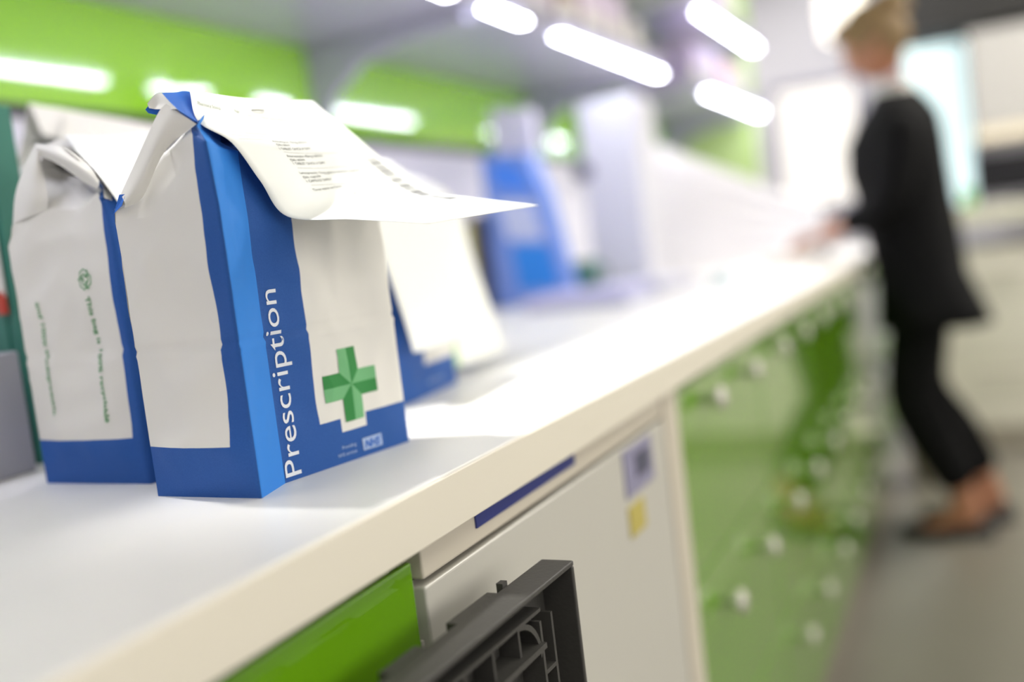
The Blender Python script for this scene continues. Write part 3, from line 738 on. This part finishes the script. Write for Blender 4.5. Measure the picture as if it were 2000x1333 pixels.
for i, (a, c, t, colr, lab) in enumerate(books):
    X2 = 2.38
    pa, pb = onX(a, t, X2), onX(c, t, X2)
    e = empty('book', (X2+.03, (pa.y+pb.y)/2, .9), lab, 'book', 'books standing on the worktop')
    y0, y1 = pb.y+.002, pa.y
    B((X2, y0, .9005), (X2+.05, y0+.003, pa.z)).build('cover', mat('book_cover', colr, .5), e); B((X2, y1-.004, .9005), (X2+.05, y1-.001, pa.z)).build('cover', bpy.data.materials['book_cover'] if i == 0 else mat('book_cover', colr, .5), e)
    B((X2-.002, y0, .9005), (X2, y1-.001, pa.z)).build('spine', mat('book_spine', colr, .5), e)
    B((X2+.002, y0+.004, .905), (X2+.045, y1-.005, pa.z-.005)).build('pages', MWHITEP, e)
# small round lamp on the wall panel
c_ = onY(1075, 279, YW-.02)
e = empty('indicator_lamp', c_, 'small round glowing white lamp fixed to the back panel above the blue leaflet holder', 'lamp')
MB().lathe((c_.x, YW-.012, c_.z), [(.024, 0), (.024, -.008), (.018, -.012)], 'y').build('bezel', MSTEEL, e, smooth=False)
MB().lathe((c_.x, YW-.024, c_.z), [(.016, 0), (.014, -.004), (.006, -.007)], 'y').build('lens', mat('lamp_lens', (255, 255, 255), .3, emit=(236, 236, 255), es=4), e, smooth=True)
# white cabinet like dispenser
a0, a1 = onX(1122, 205, 2.75), onX(1235, 195, 2.75)
dsp = empty('dispenser', (2.83, (a0.y+a1.y)/2, .9), 'tall white dispenser with dark round button, behind the green cup', 'dispenser')
B((2.75, a1.y, .9005), (2.95, a0.y, a0.z)).build('body', mat('white_plastic', (226, 226, 236), .4), dsp, bevel=.012)
kb = onX(1141, 336, 2.75); MB().lathe((2.75, kb.y, kb.z), [(.026, 0), (.026, -.012), (.02, -.016)], 'x').build('button', mat('slate_plastic', (98, 98, 118), .4), dsp)
# long white sloping rack
rk = empty('sloping_rack', (3.7, .95, .9), 'long white sloping rack standing on the worktop before the person', 'rack')
T0, T1 = onX(1188, 246, 3.02), onX(1600, 402, 4.2)
T0.y = min(T0.y, YW-.06)
F0, F1_ = onZ(1130, 552, .9005), onZ(1600, 462, .9005)
F0 = Vector((2.98, 1.02, .9005)); F1_ = Vector((4.15, .56, .9005))
def wedge(T0, T1, F0, F1, th=.012):
    n = (T1-T0).cross(F0-T0).normalized()*th
    return MB().add([T0, T1, F1, F0, T0+n, T1+n, F1+n, F0+n], [(0,1,2,3),(7,6,5,4),(0,4,5,1),(1,5,6,2),(2,6,7,3),(3,7,4,0)])
wedge(T0, T1, F0, F1_).build('sloping_panel', mat('white_rack', (232, 232, 240), .45), rk)
for f in (0.02, .5, .98):
    t, g_ = lerp(T0, T1, f), lerp(F0, F1_, f)
    r_ = Vector((t.x+.02, t.y+.02, .9005)); MB().prism([t+Vector((.0, .012, -.02)), g_+Vector((.012, .02, 0)), r_], (.012, 0, 0)).build('support', mat('white_rack', (232, 232, 240), .45), rk)
n_ = (T1-T0).cross(F0-T0).normalized(); n_ = n_ if n_.dot(CAM-T0) > 0 else -n_
for k in range(1, 5):
    a, c = lerp(T0, F0, k/5), lerp(T1, F1_, k/5); a, c = lerp(a, c, .02), lerp(a, c, .98)
    MB().tube([a+n_*.016, c+n_*.016], .006, 8).build('rail', mat('white_rail', (224, 224, 234), .4), rk)
# paper stacks, cup, small items
def stack(p, w, d, h, rz, c, lab, nm='paper_stack'):
    e = empty(nm, p, lab, 'paper stack', 'paper stacks on the worktop', rz=rz)
    n = max(3, int(h/.006)); 
    for k in range(n):
        dx, dy = random.uniform(-.006, .006), random.uniform(-.006, .006)
        o = B((-w/2+dx, -d/2+dy, .0005+k*h/n), (w/2+dx, d/2+dy, .0005+(k+1)*h/n-.0004)).build('sheet_bundle', mat('stack_paper', [min(255, q+random.randint(-5, 5)) for q in c], .6)); o.parent = e
stack((2.25, .86, .9), .30, .24, .035, .1, (196, 196, 226), 'low lilac paper stack on the worktop, right of the blue leaflet holder')
stack((2.58, .84, .9), .26, .22, .03, -.08, (212, 212, 230), 'low pale stack of papers, behind the lilac one')
pcup = onZ(1142, 515, .9)
pcup = Vector((2.55, 1.0, .9)); pu = M.transposed() @ (pcup-CAM)
e = empty('cup', (2.2, 0, .9), 'small dark green cup standing between leaflet holder and sloping rack', 'cup')
cx = onX(1142, 500, 2.62); cx.z = .9005
MB().lathe(cx, [(.028, 0), (.034, .05), (.038, .10), (.034, .10), (.03, .06), (.024, .006)], 'z').build('cup_body', mat('green_ceramic', (70, 120, 104), .4), e, smooth=True)
MB().tube([cx+Vector((-.0, -.034, .085)), cx+Vector((0, -.058, .075)), cx+Vector((0, -.058, .04)), cx+Vector((0, -.032, .028))], .005, 8).build('handle', bpy.data.materials['green_ceramic'], e, smooth=True)
p = onZ(1412, 556, .9)
e = empty('stapler', (p.x, p.y, .9), 'small grey teal stapler lying on the worktop in front of the sloping rack', 'stapler')
B((p.x-.07, p.y-.02, .9005), (p.x+.07, p.y+.02, .907)).build('base', mat('pale_teal', (176, 204, 204), .4), e, bevel=.002)
MB().prism([(p.x-.07, p.y-.014, .912), (p.x+.06, p.y-.014, .922), (p.x+.065, p.y-.014, .935), (p.x-.07, p.y-.014, .922)], (0, .028, 0)).build('arm', mat('pale_teal_arm', (182, 204, 204), .4), e, bevel=.002)
p = onZ(1440, 512, .9)
e = empty('tape_dispenser', (p.x, p.y, .9), 'grey beige tape dispenser on the worktop behind the stapler', 'tape dispenser')
B((p.x-.07, p.y-.03, .9005), (p.x+.07, p.y+.03, .925)).build('base', mat('grey_beige', (182, 182, 172), .5), e, bevel=.004)
MB().lathe((p.x+.01, p.y+.015, .962), [(.036, 0), (.036, -.03), (.02, -.03), (.02, 0)], 'y').build('tape_roll', mat('tape', (196, 194, 180), .5), e)

# ------------------------------------------------------------------ far right: cross counter, monitor, wall cabinet
XR = 4.45
rc = empty('base_cabinet', (XR+.3, -.9, 0), 'white base cabinet with drawers across the far end, right of the person', 'cabinet')
zt = onX(1900, 405, XR).z; zb = onX(1900, 468, XR).z
YR0, YR1 = -2.0, onX(1795, 430, XR).y
B((XR+.02, YR0, .1), (XR+.6, YR1-.02, zb-.04)).build('carcass', mat('white_cabinet', (228, 224, 210), .45), rc)
B((XR+.07, YR0+.02, 0), (XR+.55, YR1-.04, .1)).build('plinth', MCARC, rc)
for k in range(4):
    y1_ = YR1-.03-k*.48
    for (z0, z1) in ((.11, .40), (.405, .8)):
        d = B((XR, y1_-.47, z0), (XR+.018, y1_, z1)).build('drawer', mat('white_drawer', (232, 228, 214), .4), rc, bevel=.002)
        MB().tube([(XR-.02, y1_-.33, z1-.07), (XR-.02, y1_-.14, z1-.07)], .006, 8).build('handle', mat('grey_beige_handle', (176, 172, 160), .4), d)
tag(B((XR-.03, YR0-.02, zt-.075), (XR+.64, YR1, zt-.0)).build('far_worktop', mat('far_worktop', (222, 220, 202), .4), bevel=.004), 'thick pale worktop across the far end, under the black monitor', 'worktop')
mo = empty('monitor', (XR+.3, onX(1960, 350, XR+.2).y, zt), 'black monitor standing on the far worktop at the right edge', 'monitor')
ya, yb = onX(1903, 350, XR+.2).y, onX(1903, 350, XR+.2).y-.52
z0, z1 = zt+.02, onX(1910, 305, XR+.2).z
B((XR+.2, yb, z0+.02), (XR+.24, ya, z1)).build('screen_case', MBLACK, mo, bevel=.006)
B((XR+.197, yb+.015, z0+.035), (XR+.2, ya-.015, z1-.015)).build('screen', mat('dark_screen', (26, 26, 30), .2), mo)
MB().box((XR+.24, (ya+yb)/2-.03, zt), (XR+.26, (ya+yb)/2+.03, z1-.06)).build('stand', MBLACK, mo)
B((XR+.14, (ya+yb)/2-.12, zt+.0005), (XR+.34, (ya+yb)/2+.12, zt+.012)).build('stand_base', MBLACK, mo, bevel=.004)
gp = onX(1876, 405, XR+.15)
tag(B((XR+.12, gp.y-.055, zt+.0005), (XR+.25, gp.y-.012, zt+.075)).build('carton', mat('leaf_green_card', (96, 168, 44), .5), bevel=.002), 'small green carton on the far worktop left of the black monitor', 'carton')
wc = empty('wall_cabinet', (5.3, -1, 1.3), 'grey white wall cabinet above the black monitor, right edge', 'wall cabinet')
y1_ = onX(1890, 100, 5.3).y; zb2, zt2 = onX(1905, 278, 5.3).z, onX(1890, 64, 5.3).z
B((5.32, -2.2, zb2), (5.7, y1_, zt2)).build('carcass', mat('cream_cabinet', (214, 206, 188), .5), wc)
for k in range(4): B((5.3, y1_-.5*(k+1)+.003, zb2+.06), (5.319, y1_-.5*k-.003, zt2-.002)).build('cabinet_door', mat('grey_door', (172, 170, 168), .45), wc, bevel=.002)
for k in (0,):
    B((5.3, y1_-2.0, zb2), (5.319, y1_, zb2+.055)).build('light_pelmet', mat('cream_pelmet', (226, 216, 194), .5), wc)
sp = empty('bin', (3.95, .02, 0), 'small pale round bin on the floor behind the feet of the person', 'bin')
pb_ = onZ(1800, 1010, 0)
MB().lathe((3.98, .235, 0), [(.06, 0), (.08, .20), (.085, .20), (.085, .21), (.07, .21), (.055, .01)], 'z').build('bin_body', mat('pale_bin', (196, 192, 176), .5), sp, smooth=True)

pl_ = onX(1642, 22, 4.7)
e = empty('pendant_lamp', pl_, 'bright white glowing pendant lamp hanging above and beyond the head of the person', 'lamp')
MB().lathe((pl_.x, pl_.y, pl_.z), [(.05, -.13), (.085, -.11), (.095, 0), (.085, .11), (.03, .14)], 'z').build('shade', mat('glowing_opal', (255, 252, 244), .4, emit=(255, 246, 226), es=2.6), e, smooth=True)
MB().tube([pl_+Vector((0, 0, .13)), Vector((pl_.x, pl_.y, CEIL))], .004, 8).build('cord', MBLACK, e)
# ------------------------------------------------------------------ person
def skin(name, pts, edges, radii, m, parent=None, sub=2, root=0):
    me = bpy.data.meshes.new(name); me.from_pydata(pts, edges, []); me.materials.append(m)
    o = bpy.data.objects.new(name, me); COL.objects.link(o)
    md = o.modifiers.new('skin', 'SKIN'); md.use_smooth_shade = True
    if not me.skin_vertices: me.skin_vertices.new(name='')
    for i, r in enumerate(radii):
        me.skin_vertices[0].data[i].radius = r if isinstance(r, tuple) else (r, r)
    me.skin_vertices[0].data[root].use_root = True
    s_ = o.modifiers.new('sub', 'SUBSURF'); s_.levels = s_.render_levels = sub
    if parent: o.parent = parent; o.matrix_parent_inverse = parent_world(parent).inverted()
    return o
PX = 3.40                                   # centre plane of the figure; it faces +Y (the counter)
pe = empty('person', (PX, .15, 0), 'person in black jacket and trousers leaning at the worktop, blonde hair up', 'person')
J = []; E_ = []; R_ = []
def jn(p, r, par=None):
    J.append(Vector(p)); R_.append(r)
    if par is not None: E_.append((par, len(J)-1))
    return len(J)-1
def pxz(x, y, X): return onX(x, y, X)
hip = jn((PX, .175, .88), (.10, .085)); waist = jn((PX, .165, 1.04), (.115, .09), hip); chest = jn((PX, .20, 1.20), (.13, .105), waist)
ubk = jn((PX, .175, 1.32), (.10, .08), chest); nk = jn((PX, .205, 1.39), .050, ubk); hd0 = jn((PX, .225, 1.445), .050, nk)
for s_ in (-1, 1):
    hp = jn((PX+s_*.085, .18, .84), .085, hip); dy = 0 if s_ < 0 else -.06; kn = jn((PX+s_*.085, .240+dy*.3, .45), .058, hp)
    cf = jn((PX+s_*.085, .17+dy, .30), .052, kn); an = jn((PX+s_*.085, .085+dy, .085), .033, cf)
    hl = jn((PX+s_*.085, .06+dy, .045), .03, an); tt = jn((PX+s_*.085, .19+dy, .03), (.038, .022), an); t2 = jn((PX+s_*.085, .26+dy, .022), (.034, .016), tt)
    sh = jn((PX+s_*.155, .195, 1.305), .048, ubk); el = jn((PX+s_*.215, .23, 1.06), .040, sh)
    wr = jn((PX+s_*.13-.03, .40, 1.0), .025, el); pm = jn((PX+s_*.115-.035, .455, .985), (.036, .016), wr)
skin('body', J, E_, R_, MSKIN, pe)
# fingers
for s_ in (-1, 1):
    base = Vector((PX+s_*.115-.035, .475, .982))
    for k in range(4):
        off = (k-1.5)*.018; L = (.060, .070, .066, .052)[k]
        P = [base+Vector((off, -.02, 0)), base+Vector((off*1.1, .022, .002)), base+Vector((off*1.15, .022+L*.45, -.008)), base+Vector((off*1.1, .022+L*.7, -.028)), base+Vector((off*1.05, .022+L*.8, -.042))]
        skin('finger', P, [(i, i+1) for i in range(4)], [.010, .0095, .0088, .008, .007], MSKIN, pe, 1)
    P = [base+Vector((-s_*.03, -.03, 0)), base+Vector((-s_*.048, .0, -.004)), base+Vector((-s_*.05, .025, -.018)), base+Vector((-s_*.042, .045, -.03))]
    skin('thumb', P, [(i, i+1) for i in range(3)], [.012, .011, .0095, .008], MSKIN, pe, 1)
# head
def ell(c, r, n=28, m=20, fn=None, mb=None):
    mb = mb or MB(); rs = []
    for j in range(1, m):
        th = math.pi*j/m; ring = []
        for k in range(n):
            a = 2*math.pi*k/n; d = Vector((math.sin(th)*math.cos(a), math.sin(th)*math.sin(a), -math.cos(th)))
            p = Vector((d.x*r[0], d.y*r[1], d.z*r[2]))
            if fn: p = fn(p, d)
            ring.append(Vector(c)+p)
        rs.append(ring)
    return mb.rings(rs)
HC = Vector((PX, .262, 1.555)); tilt = Matrix.Rotation(math.radians(-26), 3, 'X')
def headfn(p, d):
    p = p.copy()
    if d.z < -.1 and d.y < .2: p.y *= .82
    if d.z < -.3: p.x *= 1-.35*(-d.z-.3)
    if d.y > .5:
        f = max(0, 1-abs(d.x)/.16)*max(0, 1-abs(d.z+.12)/.2); p.y += .022*f            # nose
        f = max(0, 1-abs(d.x)/.3)*max(0, 1-abs(d.z+.48)/.1); p.y += .005*f              # lips
        f = max(0, 1-abs(abs(d.x)-.36)/.2)*max(0, 1-abs(d.z-.08)/.14); p.y -= .009*f     # eye sockets
        f = max(0, 1-abs(d.z-.24)/.1); p.y += .003*f                                    # brow
        f = max(0, 1-abs(d.x)/.4)*max(0, 1-abs(d.z+.85)/.2); p.y += .012*f              # chin
    return tilt @ p
head = ell(HC, (.074, .094, .112), 40, 36, headfn).build('head', MSKIN, pe, smooth=True)
for s_ in (-1, 1):
    ell(HC+tilt@Vector((s_*.027, .080, .010)), (.011, .009, .009), 12, 8).build('eye', mat('eye_white', (224, 220, 214), .2), head, smooth=True)
    ell(HC+tilt@Vector((s_*.075, -.008, -.008)), (.010, .018, .030), 12, 10).build('ear', MSKIN, head, smooth=True)
ell(HC+tilt@Vector((0, .093, -.050)), (.022, .006, .006), 14, 8).build('mouth', mat('lips', (172, 92, 84), .5), head, smooth=True)
hr = ell(HC+tilt@Vector((0, -.020, .026)), (.086, .100, .108), 40, 28, lambda p, d: tilt @ (p*(1+.035*noise.noise(d*5))) )
hair = hr.build('hair', MHAIR, pe, smooth=True)
ell(HC+Vector((0, -.055, .115)), (.062, .062, .045), 24, 16, lambda p, d: p*(1+.12*noise.noise(d*4))).build('hair_bun', MHAIR, hair, smooth=True)
ell(HC+tilt@Vector((0, .050, .088)), (.064, .045, .032), 20, 12, lambda p, d: tilt@p*(1+.08*noise.noise(d*4))).build('fringe', MHAIR, hair, smooth=True)
# jacket: lofted body with flaring hem, then sleeves
def ring(c, rx, ry, n=32, ph=0, rip=0):
    return [Vector((c[0]+rx*math.cos(2*math.pi*k/n)*(1+rip*math.sin(6*math.pi*k/n)), c[1]+ry*math.sin(2*math.pi*k/n)*(1+rip*math.sin(10*math.pi*k/n)), c[2])) for k in range(n)]
rs = [ring((PX, .176, .665), .225, .145, rip=.02), ring((PX, .176, .72), .220, .142, rip=.02), ring((PX, .178, .82), .200, .135, rip=.01), ring((PX, .195, .95), .185, .140), ring((PX, .210, 1.06), .175, .142),
      ring((PX, .225, 1.16), .185, .150), ring((PX, .225, 1.25), .195, .145), ring((PX, .210, 1.32), .195, .120), ring((PX, .205, 1.365), .150, .09), ring((PX, .210, 1.40), .076, .068)]
for r_ in rs[:3]:
    for q in r_:
        if q.y < .12: q.y -= .05*(.82-q.z)/.155+.0 if q.z < .82 else 0
jk = MB().rings(rs).build('jacket', MCLOTH, pe, smooth=True)
for s_ in (-1, 1):
    P = [(PX+s_*.150, .195, 1.325), (PX+s_*.185, .20, 1.25), (PX+s_*.225, .235, 1.06), (PX+s_*.19, .29, 1.03), (PX+s_*.135-.028, .385, 1.008)]
    skin('sleeve', [Vector(p) for p in P], [(i, i+1) for i in range(4)], [.072, .074, .064, .056, .045], MCLOTH, jk, 2)
tag(B((PX-.21, .462, .9005), (PX+.13, .625, .9325)).build('binder', mat('off_white_binder', (226, 220, 210), .5), bevel=.003), 'flat off white binder on the worktop under the hands of the person', 'binder')
# white collar / badge at the neck
MB().rings([ring((PX, .208, 1.385), .072, .068, 24), ring((PX, .215, 1.425), .062, .060, 24)], cap=False).build('collar', MWHITEP, jk, smooth=True)
B((PX-.03, .338, 1.23), (PX+.03, .344, 1.31)).build('badge', MWHITEP, jk)
# trousers
TJ = []; TE = []; TR = []
def tj(p, r, par=None):
    TJ.append(Vector(p)); TR.append(r)
    if par is not None: TE.append((par, len(TJ)-1))
    return len(TJ)-1
h0 = tj((PX, .170, .90), (.115, .095))
for s_ in (-1, 1):
    dy = 0 if s_ < 0 else -.06
    a = tj((PX+s_*.075, .180, .76), .088, h0); c = tj((PX+s_*.084, .205, .60), .096, a); k = tj((PX+s_*.086, .240+dy*.3, .45), .084, c); f_ = tj((PX+s_*.086, .175+dy, .30), .078, k); g_ = tj((PX+s_*.086, .105+dy, .145), .064, f_)
skin('trousers', TJ, TE, TR, MCLOTH, pe, 2)
for s_ in (-1, 1):                           # flat black shoes, open at the top
    dy = 0 if s_ < 0 else -.06; x = PX+s_*.085
    rs = []
    for (y, w, z) in ((.025, .022, .040), (.045, .034, .055), (.09, .037, .036), (.15, .040, .030), (.21, .046, .034), (.26, .043, .032), (.29, .030, .026), (.305, .012, .016)):
        rs.append([Vector((x+w*math.cos(t), y+dy, max(.001, .012+z*.9*math.sin(t)) if math.sin(t) > 0 else .001)) for t in [2*math.pi*q/20 for q in range(20)]])
    MB().rings(rs).build('shoe', MBLACK, pe, smooth=True)
